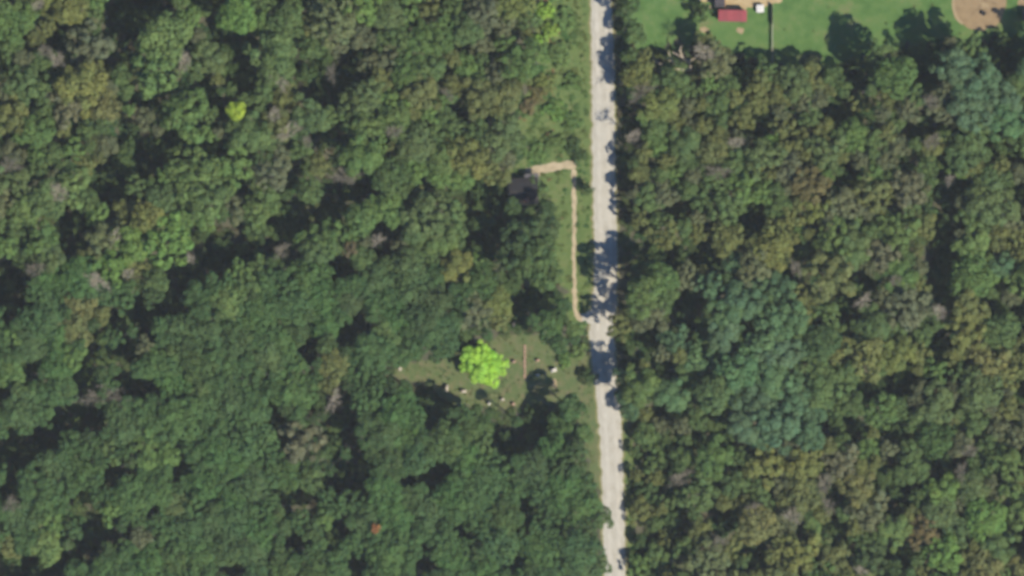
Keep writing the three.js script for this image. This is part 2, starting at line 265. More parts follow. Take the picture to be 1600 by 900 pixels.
// ---------------------------------------------------------------- survey of the trees (map x, map y, crown radius, tone)
const survey = `262 60 36 h|248 110 34 h|328 92 26 g|372 25 28 h|430 90 36 g|448 36 26 g|523 35 34 f|565 58 22 f|490 75 20 g|408 150 20 g|292 180 34 g|350 205 14 f|140 75 34 f|130 135 36 o|75 45 14 o|112 14 26 o|20 40 30 g|18 76 20 g|70 95 22 g|35 130 26 g|190 122 18 g|75 132 22 g|165 168 24 o|105 168 26 f|20 185 28 o|60 205 24 g|228 185 18 f|118 232 18 h|135 258 18 o|170 228 18 f|85 240 18 g|20 240 22 f|28 285 24 g|60 268 20 g|75 310 28 g|213 290 17 g|155 340 20 h|198 328 20 o|300 268 36 g|325 305 30 g|255 310 24 g|283 345 20 h|325 338 22 h|262 378 36 h|368 258 28 h|410 318 26 g|375 325 22 f|400 345 20 g|480 185 28 g|515 182 18 g|560 160 26 g|575 200 24 g|565 245 30 g|500 260 18 o|485 300 20 g|440 245 18 f|595 118 12 o|637 162 13 h|608 325 26 h|565 345 24 h|675 15 22 o|710 10 20 g|730 105 22 h|712 135 20 o|607 25 24 g|625 62 22 g|692 58 24 g|755 22 24 f|752 70 18 f|790 72 18 h|635 118 26 g|575 150 24 g|562 190 24 g|672 177 16 h|696 182 16 g|792 150 24 o|778 175 16 o|682 210 20 g|745 207 22 g|775 118 20 f|732 245 30 o|762 268 18 o|786 278 14 o|687 277 18 h|722 280 20 h|622 332 20 h|512 370 26 g|498 390 24 g|548 372 18 h|670 337 32 g|700 352 28 g|687 374 26 g|650 358 24 g|695 318 22 g|640 415 26 g|610 415 20 g|682 432 20 g|420 432 20 g|482 432 32 g|815 385 36 d|845 356 26 d|836 410 34 d|858 424 20 g|803 412 20 d|656 456 34 g|682 472 30 d|664 504 30 d|690 520 30 g|624 496 26 g|512 464 30 g|460 482 28 g|774 472 24 o|745 488 26 f|780 500 18 o|858 508 24 g|880 478 14 g|897 516 13 h|872 538 15 g|66 376 26 g|80 404 24 g|8 388 20 h|24 360 20 g|172 420 28 h|237 419 9 h|192 468 20 g|240 464 16 d|308 460 22 g|132 480 28 o|118 512 30 o|72 500 34 g|92 526 28 g|160 492 16 o|24 528 22 h|48 542 26 g|116 556 20 h|180 528 15 g|16 584 24 h|228 540 14 f|218 578 14 g|160 582 12 d|96 608 26 g|60 612 20 g|36 640 30 g|70 646 20 g|376 424 20 h|402 416 16 g|428 416 18 g|360 470 26 h|318 484 18 g|280 518 28 g|250 510 14 g|328 518 28 g|524 572 26 o|516 602 14 o|584 548 28 g|460 604 36 g|570 582 22 g|400 636 24 g|228 690 20 h|232 718 20 h|264 712 20 h|396 688 36 g|474 690 32 f|508 804 18 h|76 848 28 h|82 816 22 h|112 822 22 g|177 798 20 h|224 838 22 f|186 874 22 g|234 882 30 g|48 744 20 g|16 852 20 o|552 784 22 g|652 716 24 g|590 620 22 g|738 672 28 d|892 636 22 g 8|912 676 14 h|808 658 9 g|996 118 24 o|1052 126 24 g|1120 98 24 f|1376 88 22 g 15|1396 120 30 g|1384 156 20 o|1488 108 28 b|1516 76 20 g|1528 132 34 b|1512 172 32 b|1560 156 26 b|1572 190 28 b|1598 112 16 b|1240 132 26 g|1300 120 18 g|1216 152 20 o|1184 132 20 o|1148 152 14 o|1080 144 18 g|1256 160 18 f|1048 180 14 o|1026 228 20 h|1068 224 24 g|1112 236 24 o|1100 196 16 o|1160 186 18 o|1152 222 18 f|1204 220 10 h|1224 232 12 o|1288 202 18 o|1332 204 20 h|1336 230 16 h|1364 216 18 g|1288 238 26 g|1344 160 18 o|1396 190 18 g|1404 228 18 f|1428 224 11 g|1384 252 16 f|1508 238 30 g|1500 264 18 h|1560 264 18 o|1056 272 18 h|1000 272 18 o|1160 296 24 h|1074 296 16 g|1100 320 20 g|1136 326 24 g|1012 312 22 g|998 344 14 o|1040 370 22 o|1068 356 16 g|1136 374 26 o|1264 290 28 r|1274 326 24 o|1216 320 22 g|1248 360 9 h|1204 390 32 o|1360 272 20 h|1360 304 26 o|1420 296 26 f|1448 260 16 g|1544 318 34 g|1540 290 26 g|1520 382 26 h|1588 372 20 o|1300 380 30 g|1334 374 26 g|1400 364 28 g|1072 434 22 f|852 326 15 d 10.5|800 322 14 d 9|1032 434 24 g 16|1006 430 20 g 13|1000 462 25 g 18|1034 466 22 g 15|966 511 19 o 6|972 590 15 b 8|974 616 15 b 8|1148 412 18 b|1148 448 12 b|1216 452 22 b|1184 450 20 b|1160 478 28 b|1134 494 24 b|1232 494 26 b|1200 520 34 b|1128 522 24 b|1220 550 28 b|1052 530 22 b|1096 560 30 b|1152 576 30 b|1184 552 26 b|1208 592 28 b|1240 616 24 b|1176 626 30 b|1268 646 22 b|1216 664 32 b|1162 666 24 b|1000 604 28 g|984 640 16 b|1048 616 26 b|1112 614 28 g|1092 652 20 g|1040 662 20 f|1292 432 34 o|1322 398 28 g|1256 462 20 o|1256 492 20 o|1344 552 36 o|1362 518 26 g|1282 534 26 d|1272 568 24 g|1320 586 24 g|1416 480 32 f|1356 486 16 g|1436 418 13 f|1516 428 36 g|1560 416 22 b|1512 482 24 o|1508 520 28 o|1562 518 28 g|1440 518 20 g|1460 580 20 h|1540 566 28 o|1576 584 22 o|1528 608 32 g|1464 632 28 g|1400 638 20 g|1374 642 24 g|1332 632 22 g|1492 552 18 o|1520 656 22 g|1588 680 20 f|1024 716 22 g|1064 716 20 g|1116 716 26 g|1040 690 18 g|1148 756 22 g|1192 724 28 o|1256 724 28 o|1312 720 24 f|1352 700 20 h|1092 768 28 g|1050 778 18 g|1156 788 16 o|1232 808 22 f|1268 820 14 h|1356 800 28 f|1360 772 10 o|1208 868 14 o|1108 872 28 f|1032 868 22 g 9|1000 882 20 h|1304 872 24 o|1344 848 18 g|1396 828 24 h|1472 862 26 h|1440 830 24 r|1536 884 30 o|1430 736 22 g|1468 766 24 h|1406 742 16 g|1420 708 20 g|1518 762 26 g|1468 798 26 g|1536 812 32 h|1496 832 24 g|1568 724 26 g|1544 700 22 g|1440 896 18 o|1558 852 26 g|1092 20 13 d|980 16 20 d 7|992 54 18 g 7|986 90 15 g 8.5|940 806 17 g 8|940 882 14 g 8|992 706 10 g 6.5|876 668 24 d 9.5|866 702 26 g 11|752 568 30 l|776 572 20 l|764 590 16 l|371 174 14 y 15|1210 430 8 b`
  .split('|').map(s => { const [x, y, r, t, h] = s.split(' '); return { x: +x, y: +y, r: +r, t, h: h && +h }; }).filter(t => t.t !== 'l' && !(t.t === 'd' && t.x === 1092)).map(t => t.t === 'g' && t.x < 930 && t.y > 430 ? { ...t, t: 'c' } : t);
const gaps = `1060 98 24|1040 100 12|560 120 10|350 30 14|355 100 16|215 20 22|310 236 18|185 265 18|545 100 14|410 350 18|345 400 18|300 455 16|240 500 16|195 30 30|240 20 20|188 88 18|328 10 16|345 55 18|370 72 24|375 112 22|245 158 24|325 148 16|290 232 24|332 240 14|200 212 22|205 255 28|240 240 22|170 285 20|190 306 14|10 108 12|95 62 12|125 46 10|355 288 16|386 296 18|470 278 16|550 290 26|455 325 26|440 352 22|502 335 20|510 100 16|530 126 22|480 112 12|500 150 14|515 218 18|466 60 10|285 425 20|330 390 28|360 385 24|275 470 20|300 438 20|400 372 22|440 384 20|190 500 16|230 488 20|266 482 16|160 535 14|200 552 20|160 560 12|130 590 14|205 596 12|112 642 18|135 622 16|150 660 12|230 602 12|20 445 24|25 478 14|100 345 20|120 375 16|8 620 12|44 580 14|20 705 20|60 696 18|40 722 14|92 680 10|20 760 10|126 786 12|150 826 18|175 832 10|136 852 12|60 888 24|25 884 20|100 876 14|190 738 12|288 736 10|428 655 14|432 685 12|490 626 14|525 642 26|535 670 18|525 690 12|555 738 22|535 756 14|450 775 12|475 786 8|525 828 16|465 850 12|556 885 10|370 890 10|660 612 16|682 640 18|762 656 18|792 640 20|835 602 26|842 642 30|850 672 22|822 690 16|790 692 12|680 735 16|645 746 8|830 790 8|725 826 10|665 880 10|805 886 10|880 820 8|735 330 22|760 312 20|752 362 26|768 388 12|792 330 12|790 300 16|812 290 20|836 300 14|800 447 12|832 462 24|860 466 14|815 482 8|905 400 16|910 430 14|812 516 12|980 380 14|992 400 16|1022 402 16|722 522 14|710 546 8|605 374 12|535 416 12|545 520 12|565 506 8|480 552 12|1185 196 16|1310 170 18|1335 180 10|1440 200 16|1420 256 16|1476 262 14|1480 292 16|1466 320 22|1470 386 24|1482 350 12|1326 278 12|1390 328 10|1176 332 10|1176 364 14|1062 328 10|1030 398 18|1070 392 16|1102 398 14|1556 226 14|1576 238 10|1594 302 12|1320 62 28|1336 96 20|1340 122 12|1300 52 20|1420 52 26|1440 82 24|1452 102 14|1405 22 22|1555 74 20|1592 86 20|1572 102 8|1450 132 14|1160 110 14|1030 98 10|976 180 12|986 210 14|1118 416 10|1240 416 14|1350 446 16|1480 402 22|1470 432 14|1476 470 16|1482 502 8|1066 476 20|1080 496 12|992 540 18|1020 532 12|1042 576 10|1466 542 16|1412 596 14|1402 612 8|1366 602 10|1310 658 12|1336 662 8|1398 676 14|1596 612 12|1126 660 12|1130 682 12|1556 490 14|1320 480 10|1058 820 16|996 840 14|1016 852 12|1132 812 14|1472 726 14|1500 738 10|1380 742 12|1386 766 16|1402 776 10|1410 860 16|1300 826 12|1180 866 14|1060 746 10|1092 690 10|1586 830 14|1300 766 12|1570 692 8`.split('|').map(s => s.split(' ').map(Number));

const blocked = (x, y, pad) => {
  if (y < 250) for (let i = 0; i < 8; i++) if (inPoly(vergePoly, x + pad * 0.75 * Math.cos(i * 0.785), y + pad * 0.75 * Math.sin(i * 0.785))) return true;
  for (let i = 0; i < 8; i++) if (inPoly(clearPoly, x + pad * 0.9 * Math.cos(i * 0.785), y + pad * 0.9 * Math.sin(i * 0.785))) return true;
  for (const p of [vergePoly, clearPoly, lawnPoly, gladePoly, eastVerge]) if (inPoly(p, x, y)) return true;
  if (segDist(x, y, roadLine) < (x > 950 && y < 450 ? 36 : 24) + pad) return true;
  for (const l of lanes) if (segDist(x, y, l) < 9 + pad) return true;
  return false;
};
const fillTone = (x, y, q) => {
  const n = n2(x * 0.006, y * 0.006 + 40);
  if (x < 930 && y > 430) return q < 0.78 ? 'c' : q < 0.94 ? 'd' : 'g';
  if (x < 930) return q < 0.42 + 0.2 * n ? 'g' : q < 0.6 ? 'f' : q < 0.84 ? 'o' : q < 0.88 ? 'd' : 'h';
  if (x > 1100 && x < 1290 && y > 430 && y < 700) return q < 0.7 ? 'b' : 'g';
  if (y < 420) return q < 0.28 ? 'g' : q < 0.66 ? 'o' : q < 0.9 ? 'f' : 'h';
  return q < 0.46 ? 'g' : q < 0.74 ? 'o' : q < 0.92 ? 'f' : 'd';
};
// heights in metres: tall closed wood on the west, younger low growth east of the road
const heightOf = (x, y, r) => {
  const rm = r * M;
  if (x > 962) {
    const near = Math.max(0, Math.min(1, (x - 980) / 120));
    if (x < 1060 && y > 640) return 2.4 + rm * 0.9 + near * 1.5;
    if (y > 425 && y < 640 && x < 1090) return 7.5 + rm * 1.6;
    if (x > 1100 && x < 1300 && y > 400 && y < 700) return 9 + rm * 1.4;
    if (y < 210 && x > 1350) return 11.5 + rm * 1.4;
    return (y < 380 && x < 1045 ? 5.4 : 3.6) + rm * 1.3 + near * 2.6;
  }
  if (y > 640 && x > 700) return 9 + rm * 1.0;
  if (y > 430) return 11 + rm * 0.6;
  return 7.5 + rm * 1.7;
};
const R = rng(4242);
const grown = survey.slice();
const cell = 60, gridMap = new Map();
const put = t => { const k = Math.floor(t.x / cell) + ',' + Math.floor(t.y / cell); (gridMap.get(k) ?? gridMap.set(k, []).get(k)).push(t); };
grown.forEach(put);
const near = (x, y, f) => { const cx = Math.floor(x / cell), cy = Math.floor(y / cell); for (let i = -1; i <= 1; i++) for (let j = -1; j <= 1; j++) for (const t of gridMap.get((cx + i) + ',' + (cy + j)) ?? []) if (f(t)) return true; return false; };
for (const [rr, tries, tight] of [[29, 3500, 0.74], [24, 5000, 0.72], [19, 7000, 0.70], [14, 9000, 0.72], [10, 9000, 0.8]]) {
  for (let i = 0; i < tries; i++) {
    const x = -60 + R() * 1720, y = -60 + R() * 1020, r = rr * (0.9 + 0.2 * R()), q = R();
    if (rr > 20 && x > 962 && y < 400 && q < 0.8) continue;
    if (blocked(x, y, r * 0.75)) continue;
    if (gaps.some(([a, b, c]) => Math.hypot(a - x, b - y) < c + r * (x < 930 && y < 640 ? 1.02 : 0.92))) continue;
    const tg = x < 930 && y > 430 ? tight * 0.82 : x > 962 && y < 430 ? tight * 0.9 : tight;
    if (near(x, y, t => Math.hypot(t.x - x, t.y - y) < tg * (t.r + r))) continue;
    const t = { x, y, r, t: fillTone(x, y, R()) }; grown.push(t); put(t);
  }
}
for (const [gx, gy, gr] of gaps) for (let k = 0; k < gr / 10; k++) {
  const a = R() * 6.28, d = gr * Math.sqrt(R()) * 0.95, x = gx + d * Math.cos(a), y = gy + d * Math.sin(a);
  if (blocked(x, y, 12) || inPoly(lawnPoly, x, y) || Math.hypot(x - 1060, y - 98) < 40) { R(); R(); continue; }
  grown.push({ x, y, r: 9 + R() * 7, t: R() < 0.6 ? 'd' : 'g', low: true });
}
const inFrame = t => t.x > -t.r * 0.6 && t.x < 1600 + t.r * 0.6 && t.y > -t.r * 0.6 && t.y < 900 + t.r * 0.6;

// ---------------------------------------------------------------- what sets one tree apart: kind of crown, and where it stands by a landmark
const landmarks = [
  [371, 174, 'the small yellow tree'], [757, 575, 'the lime green tree'], [1145, 25, 'the red roofed shed'], [1530, 20, 'the round dirt pen'],
  [1062, 98, 'the fallen bleached tree'], [588, 824, 'the orange bush'], [1264, 292, 'the brownish upper right tree'], [858, 262, 'the end of the sandy lane'],
  [524, 572, 'the olive tree above a dark gap'], [164, 620, 'the grey leafless tree'], [237, 419, 'the tiny bright tree in a dark gap'], [75, 848, 'the bottom left corner'], [20, 20, 'the top left corner'],
  [1580, 880, 'the bottom right corner'], [1416, 480, 'the broad grey-green tree'], [1200, 520, 'the blue-green grove centre'], [600, 40, 'the top edge woods centre'], [1208, 868, 'the small olive tree at the bottom edge'],
  [957, 730, 'the sunny lower road'], [230, 700, 'the bright green pair'], [548, 380, 'the brown bush'],
];
const ORD = ['nearest', 'second nearest', 'third nearest', 'fourth nearest', 'fifth nearest', 'sixth nearest', 'seventh nearest', 'eighth nearest', 'ninth nearest', 'tenth nearest', 'eleventh nearest', 'twelfth nearest', 'thirteenth nearest', 'fourteenth nearest'];
function labelAll(list, noun) {
  const pots = new Map();
  for (const t of list) {
    let best = null; for (const l of landmarks) { const d = Math.hypot(l[0] - t.x, l[1] - t.y); if (d > 4 && (!best || d < best.d)) best = { d, l }; }
    const dx = t.x - best.l[0], dy = t.y - best.l[1];
    const dir = /corner/.test(best.l[2]) ? 'by' : Math.abs(dx) > Math.abs(dy) ? (dx < 0 ? 'left of' : 'right of') : (dy < 0 ? 'above' : 'below');
    const size = t.r >= 27 ? 'broad' : t.r < 18 ? 'small' : 'medium';
    const head = noun === 'leafless tree' ? `grey ${noun}` : `${size} ${TONE[t.t][0]} ${noun}`, tail = `${dir} ${best.l[2]}`;
    t.d = best.d; const k = head + '|' + tail; (pots.get(k) ?? pots.set(k, []).get(k)).push(t);
  }
  for (const [k, v] of pots) { const [head, tail] = k.split('|'); v.sort((a, b) => a.d - b.d); v.forEach((t, i) => { t.label = v.length === 1 ? `${head} ${tail}` : `${ORD[i]} ${head} ${tail}`; }); }
}

// ---------------------------------------------------------------- the trees
const ranked = grown.filter(t => inFrame(t) && !t.low).sort((a, b) => b.r - a.r);
const special = t => ['y', 'r'].includes(t.t) || survey.includes(t) && t.r < 16 && t.t === 'h';
const first = [...ranked.filter(special), ...ranked.filter(t => !special(t))].slice(0, 300);
const singled = new Set(first);
labelAll(first, 'tree');
const rest = grown.filter(t => !singled.has(t));
const pickCrown = (t, q) => t.t === 'b' ? crownKnob[Math.floor(q * 4)] : t.t === 'f' || t.t === 'r' ? crownLoose[Math.floor(q * 3)] : t.x < 930 && t.y > 420 ? crownFine[Math.floor(q * 4)] : crowns[Math.floor(q * crowns.length)];
function treeAt(t, name, group) {
  const h = t.h ?? heightOf(t.x, t.y, t.r) * (0.94 + 0.12 * R()), rm = t.r * M * 1.2;
  const g = thing(name, t.label, 'tree', X(t.x), 0, Z(t.y), R() * 6.28, group);
  const vy = (t.x < 930 && t.y > 430 ? 0.62 : 0.75) + 0.24 * R(), cy = Math.max(h - rm * vy, rm * 0.4);
  const tr = mesh('trunk', trunks[Math.floor(R() * 3)], barkMat, g); tr.scale.set(cy * 0.9 + 1, cy, cy * 0.9 + 1);
  const c = mesh('crown', pickCrown(t, R()), leafMat[t.t][Math.floor(R() * 5)], g); c.position.y = cy; c.scale.set(rm, rm * vy, rm);
  return g;
}
for (const t of first) treeAt(t, 'broadleaf_tree', 'trees of the wood');

// the smaller trees between them and the woods that go on outside the picture, as one mass
{
  const outer = [];
  for (let i = 0; i < 9000 && outer.length < 1500; i++) {
    const x = -480 + R() * 2560, y = -480 + R() * 1860;
    if (x > -60 && x < 1660 && y > -60 && y < 960) continue;
    if (x > 955 && y < 66) continue;
    if (blocked(x, y, 16) || Math.abs(x - (y < 0 ? 938 : 963)) < 36) continue;
    const r = 20 + R() * 14;
    if (near(x, y, t => Math.hypot(t.x - x, t.y - y) < 0.75 * (t.r + r))) continue;
    const t = { x, y, r, t: fillTone(x, y, R()) }; outer.push(t); put(t);
  }
  const wood = new THREE.Group(); wood.name = 'woodland_thicket'; wood.userData.kind = 'stuff'; wood.userData.label = 'dense small trees crowded between the larger crowns of the wood'; wood.userData.category = 'thicket'; scene.add(wood);
  const lots = [...crownFine.slice(0, 2), ...crownKnob.slice(0, 2), ...crownLoose.slice(0, 2)].map(g => ({ g, items: [] }));
  const all = [...rest, ...outer];
  all.forEach((t, i) => lots[(i * 7) % lots.length].items.push(t));
  const white = new THREE.MeshPhysicalMaterial({ color: 0xffffff, vertexColors: true, roughness: 0.75, side: THREE.DoubleSide, transmission: 0.25, thickness: 0, specularIntensity: 0.3 });
  const q = new THREE.Quaternion(), m = new THREE.Matrix4(), up = new THREE.Vector3(0, 1, 0), col = new THREE.Color();
  const stems = new THREE.InstancedMesh(trunks[0], barkMat, all.length); stems.name = 'stems'; let si = 0;
  for (const { g, items } of lots) {
    const im = new THREE.InstancedMesh(g, white, items.length); im.name = 'small_crowns'; im.castShadow = im.receiveShadow = true;
    items.forEach((t, i) => {
      const sw = t.x < 930 && t.y > 430, h = t.low ? 2.4 + 2.2 * R() : heightOf(t.x, t.y, Math.max(t.r, sw ? 24 : 18)) * (sw ? 0.94 + 0.08 * R() : 0.86 + 0.14 * R()), rm = t.r * M * 1.08, cy = Math.max(h - rm, rm * 0.5);
      q.setFromAxisAngle(up, R() * 6.28);
      im.setMatrixAt(i, m.compose(new THREE.Vector3(X(t.x), cy, Z(t.y)), q, new THREE.Vector3(rm, rm, rm)));
      const c = TONE[t.t][1], v = 0.9 + 0.2 * R(); im.setColorAt(i, col.setRGB(c[0] * v, c[1] * v, c[2] * v));
      stems.setMatrixAt(si++, m.compose(new THREE.Vector3(X(t.x), 0, Z(t.y)), q, new THREE.Vector3(cy * 0.8 + 0.8, cy, cy * 0.8 + 0.8)));
    });
    wood.add(im);
  }
  stems.castShadow = true; wood.add(stems);
  console.log('trees', first.length, 'rest', rest.length, 'outer', outer.length);
}

// ---------------------------------------------------------------- low growth of the forest floor and the verges
{
  const r = rng(909), spots = [], m = new THREE.Matrix4(), q = new THREE.Quaternion(), e = new THREE.Euler(), col = new THREE.Color();
  for (let i = 0; i < 52000; i++) {
    const x = -100 + r() * 1800, y = -80 + r() * 1060;
    if (segDist(x, y, roadLine) < 25 || segDist(x, y, laneLine) < 2.5 + 5 * Math.abs(n2(x * 0.08, y * 0.035)) || segDist(x, y, laneLine2) < 7.5 || Math.hypot(x - 1530, y - 6) < 46 || inPoly(yardPoly, x, y) || inPoly(lawnPoly, x, y) && r() < 0.97 || inPoly(gladePoly, x, y)) continue;
    const open = inPoly(clearPoly, x, y), verge = inPoly(vergePoly, x, y) || inPoly(eastVerge, x, y);
    if (open && r() < 0.55 + 0.4 * n2(x * 0.03, y * 0.03)) continue;
    if (verge && (x > 860 && y > 285 ? r() < 0.6 : r() < 0.1)) continue;
    if (!verge && !open && r() < 0.4) continue;
    spots.push([x, y, open || inPoly(lawnPoly, x, y) ? 0 : verge ? 1 : 2]);
  }
  const im = new THREE.InstancedMesh(leafCrown(700, { lobes: 9, lr: [0.3, 0.5], leaves: 130, leaf: 0.2, flat: 0.5 }), new THREE.MeshPhysicalMaterial({ color: 0xffffff, vertexColors: true, roughness: 0.8, side: THREE.DoubleSide, transmission: 0.25, thickness: 0, specularIntensity: 0.3 }), spots.length);
  spots.forEach(([x, y, k], i) => {
    const s = (k === 0 ? 0.2 : k === 1 ? 0.3 + 0.22 * n2(x * 0.05, y * 0.05) : 0.7) * (0.5 + 1.0 * r());
    m.compose(new THREE.Vector3(X(x), s * 0.1, Z(y)), q.setFromEuler(e.set(0, r() * 6.28, 0)), new THREE.Vector3(s * (0.9 + 0.6 * r()), s * (k === 2 ? 1.1 : 0.7), s * (0.9 + 0.6 * r())));
    im.setMatrixAt(i, m);
    const n = n2(x * 0.012, y * 0.012), p = r();
    const warm = k === 1 && n2(x * 0.02 + 50, y * 0.02) > 0.25 && x < 880;
    const c = warm && p < 0.5 ? [0.17, 0.115, 0.055] : k === 1 ? [0.07 + 0.03 * n, 0.125, 0.035] : k === 0 ? [0.075 + 0.02 * n, 0.105, 0.036] : p < 0.1 ? [0.07, 0.065, 0.04] : [0.055 + 0.02 * n, 0.098, 0.034];
    const v = 0.8 + 0.4 * r(); im.setColorAt(i, col.setRGB(c[0] * v, c[1] * v, c[2] * v));
  });
  im.name = 'undergrowth'; im.castShadow = im.receiveShadow = true; im.userData = { kind: 'stuff', label: 'low weeds and undergrowth covering the forest floor and verges', category: 'undergrowth' };
  scene.add(im);
}

// ---------------------------------------------------------------- single shrubs and trees that stand out
function bushAt(x, y, r, tone, h, label, group, name = 'shrub') {
  const g = thing(name, label, 'bush', X(x), 0, Z(y), R() * 6.28, group), rm = r * M * 1.1;
  const st = mesh('stem', trunks[1], barkMat, g); st.scale.set(h * 0.7, h * 0.6, h * 0.7);
  const c = mesh('foliage', bushShape[Math.floor(R() * 3)], leafMat[tone][Math.floor(R() * 5)], g); const tall = h > 6; c.position.y = tall ? h - rm : h * 0.4; c.scale.set(rm, tall ? rm : h * 0.75, rm); if (tall) st.scale.set(h * 0.4, h * 0.9, h * 0.4);
  return g;
}
// the lime tree of the clearing: four boughs' worth of bright crown round a small dark hollow
{
  const g = thing('lime_tree', 'lime green leafy tree standing in the grassy clearing', 'tree', X(756), 0, Z(572));
  const tr = mesh('trunk', trunks[2], barkMat, g); tr.scale.set(5, 4.2, 5);
  for (const [x, y, r, cy, k] of [[738, 556, 17, 4.4, 0], [752, 552, 16, 4.9, 1], [748, 580, 18, 4.5, 2], [766, 562, 16, 4.8, 3], [783, 572, 13, 4.2, 0], [766, 588, 15, 4.0, 1], [728, 573, 10, 3.6, 2]]) {
    const c = mesh('crown', crownKnob[k], leafMat.l[k], g); c.position.set(X(x) - X(756), cy, Z(y) - Z(572)); c.scale.set(r * M * 1.12, r * M * 0.85, r * M * 1.12); c.rotation.y = k * 1.7 + x;
  }
}
for (const [x, y, r, tone, h, label] of [
  [1094, 18, 15, 'd', 5, 'dark rounded bush on the lawn left of the sandy yard'],
  [850, 18, 14, 'm', 2.4, 'lime green bush near the top edge left of the road'],
  [860, 48, 12, 'm', 2.2, 'lime green bush second down the left verge'],
  [838, 62, 9, 'm', 2.0, 'small lime green bush beside the woods edge by the verge'],
  [882, 30, 17, 'h', 1.8, 'bright green bush between lime bushes and gravel road'],
  [878, 84, 18, 'h', 1.8, 'bright green bush below the lime bushes on the verge'],
  [896, 128, 14, 'g', 1.6, 'low green bush close to the upper road verge'],
  [852, 130, 15, 'o', 1.8, 'olive bush above the rusty brown bushes on the verge'],
  [842, 148, 12, 'r', 1.4, 'rusty brown bush upper of two on the verge'],
  [826, 166, 12, 'r', 1.4, 'rusty brown bush lower of two by the woods'],
  [868, 172, 16, 'h', 1.7, 'bright green bush right of the rusty brown bushes'],
  [892, 190, 14, 'g', 1.5, 'green bush beside the road above the lane corner'],
  [866, 222, 15, 'g', 1.6, 'green bush above the sandy lane end'],
  [896, 228, 12, 'd', 1.8, 'dark green bush just above the lane corner'],
  [916, 296, 9, 'd', 4.6, 'slim dark bush between the lane corner and the road'],
  [904, 244, 11, 'd', 2.0, 'small dark bush right of the lane corner'],
  [838, 238, 15, 'h', 1.6, 'bright green bush above left of the lane end'],
  [650, 671, 5, 'h', 13, 'tiny bright green sapling in the dark lower woods'],
  [588, 824, 7, 'k', 14, 'orange leaved bush among dark lower trees'],
  [548, 390, 12, 'r', 12, 'brown leaved bush among green trees left of centre'],
  [884, 562, 11, 'h', 1.8, 'bright green bush at the clearing edge near road'],
  [905, 548, 12, 'h', 2.2, 'bright green bush beside the lane mouth below junction'],
  [918, 590, 12, 'd', 3.2, 'dark bush on the verge left of the road bend'],
  [1392, 34, 0, 'g', 0, ''],
]) if (r) bushAt(x, y, r, tone, h, label, 'bushes on the verges and in the gaps');

// grey leafless trees
const bare = `64 10 12|74 82 12|92 94 13|96 300 14|292 97 14|520 116 14|432 180 13|452 206 13|482 222 10|618 207 13|18 262 14|438 128 12|540 276 12|60 422 14|182 370 12|156 440 12|204 428 10|442 392 13|592 376 12|300 404 10|1002 146 13|990 214 13|1120 268 15|1150 224 12|1452 160 13|1456 222 13|1482 282 13|1036 422 10|1396 438 11|1346 470 11|1466 486 12|1242 420 11|1062 746 11|1174 796 15|1236 806 14|1286 756 13|1292 790 11|1122 848 12|1344 890 10|1500 736 10|1512 704 11|20 786 15|164 620 24|522 626 12|1100 84 13|700 150 10|840 30 0`
  .split('|').map(s => s.split(' ').map(Number)).filter(t => t[2]).map(([x, y, r]) => ({ x, y, r, t: 'f' }));
labelAll(bare, 'leafless tree');
for (const t of bare) {
  const h = heightOf(t.x, t.y, 22) + 0.6, rm = t.r * M * (0.9 + 0.4 * R());
  if (t.x === 164) t.label = 'broad grey leafless tree in the dark gap near the left edge';
  const g = thing('leafless_tree', t.label, 'dead tree', X(t.x), 0, Z(t.y), R() * 6.28, 'grey leafless trees in the wood');
  const cy = h - rm * 0.5, tr = mesh('trunk', trunks[0], twigMat, g); tr.scale.set(cy * 0.7, cy * 0.92, cy * 0.7);
  const c = mesh('crown', twigs[Math.floor(R() * 3)], R() < (t.x < 700 && t.y < 450 ? 0.6 : 0.3) ? paleTwigMat : twigMat, g); c.position.y = cy; c.scale.set(rm * (1.0 + 0.9 * R()), rm * 0.7, rm * (0.7 + 0.4 * R())); c.userData.label = 'bare forked twigs without leaves';
}
// the fallen bleached tree below the lawn
{
  const g = thing('fallen_tree', 'fallen bleached tree with bare forked branches below the lawn', 'dead tree', X(1060), 0, Z(98));
  const P = (x, y, h) => [X(x) - X(1060), h - 0.6, Z(y) - Z(98)];
  const bleachMat = std(lin(0.33, 0.285, 0.22));
  mesh('trunk', mergeGeometries(limb([P(1080, 109, 2.0), P(1062, 109, 2.4), P(1046, 105, 3.0), P(1034, 101, 3.6)], 0.34, 0.16, 8)), bleachMat, g);
  for (const pts of [[P(1080, 108, 2.1), P(1076, 98, 3.2), P(1066, 90, 4.0), P(1050, 82, 4.6)], [P(1062, 109, 2.4), P(1052, 98, 3.5), P(1040, 92, 4.2)], [P(1066, 90, 4.0), P(1062, 80, 4.6), P(1064, 72, 4.8)], [P(1046, 105, 3.0), P(1036, 110, 3.6), P(1026, 112, 4.0)], [P(1074, 98, 3.2), P(1084, 92, 3.9), P(1092, 84, 4.4)], [P(1052, 98, 3.5), P(1046, 88, 4.3), P(1044, 80, 4.8)], [P(1034, 101, 3.6), P(1026, 98, 4.2), P(1020, 92, 4.7)]])
    mesh('branch', mergeGeometries(limb(pts, 0.22, 0.08, 6)), bleachMat, g);
}

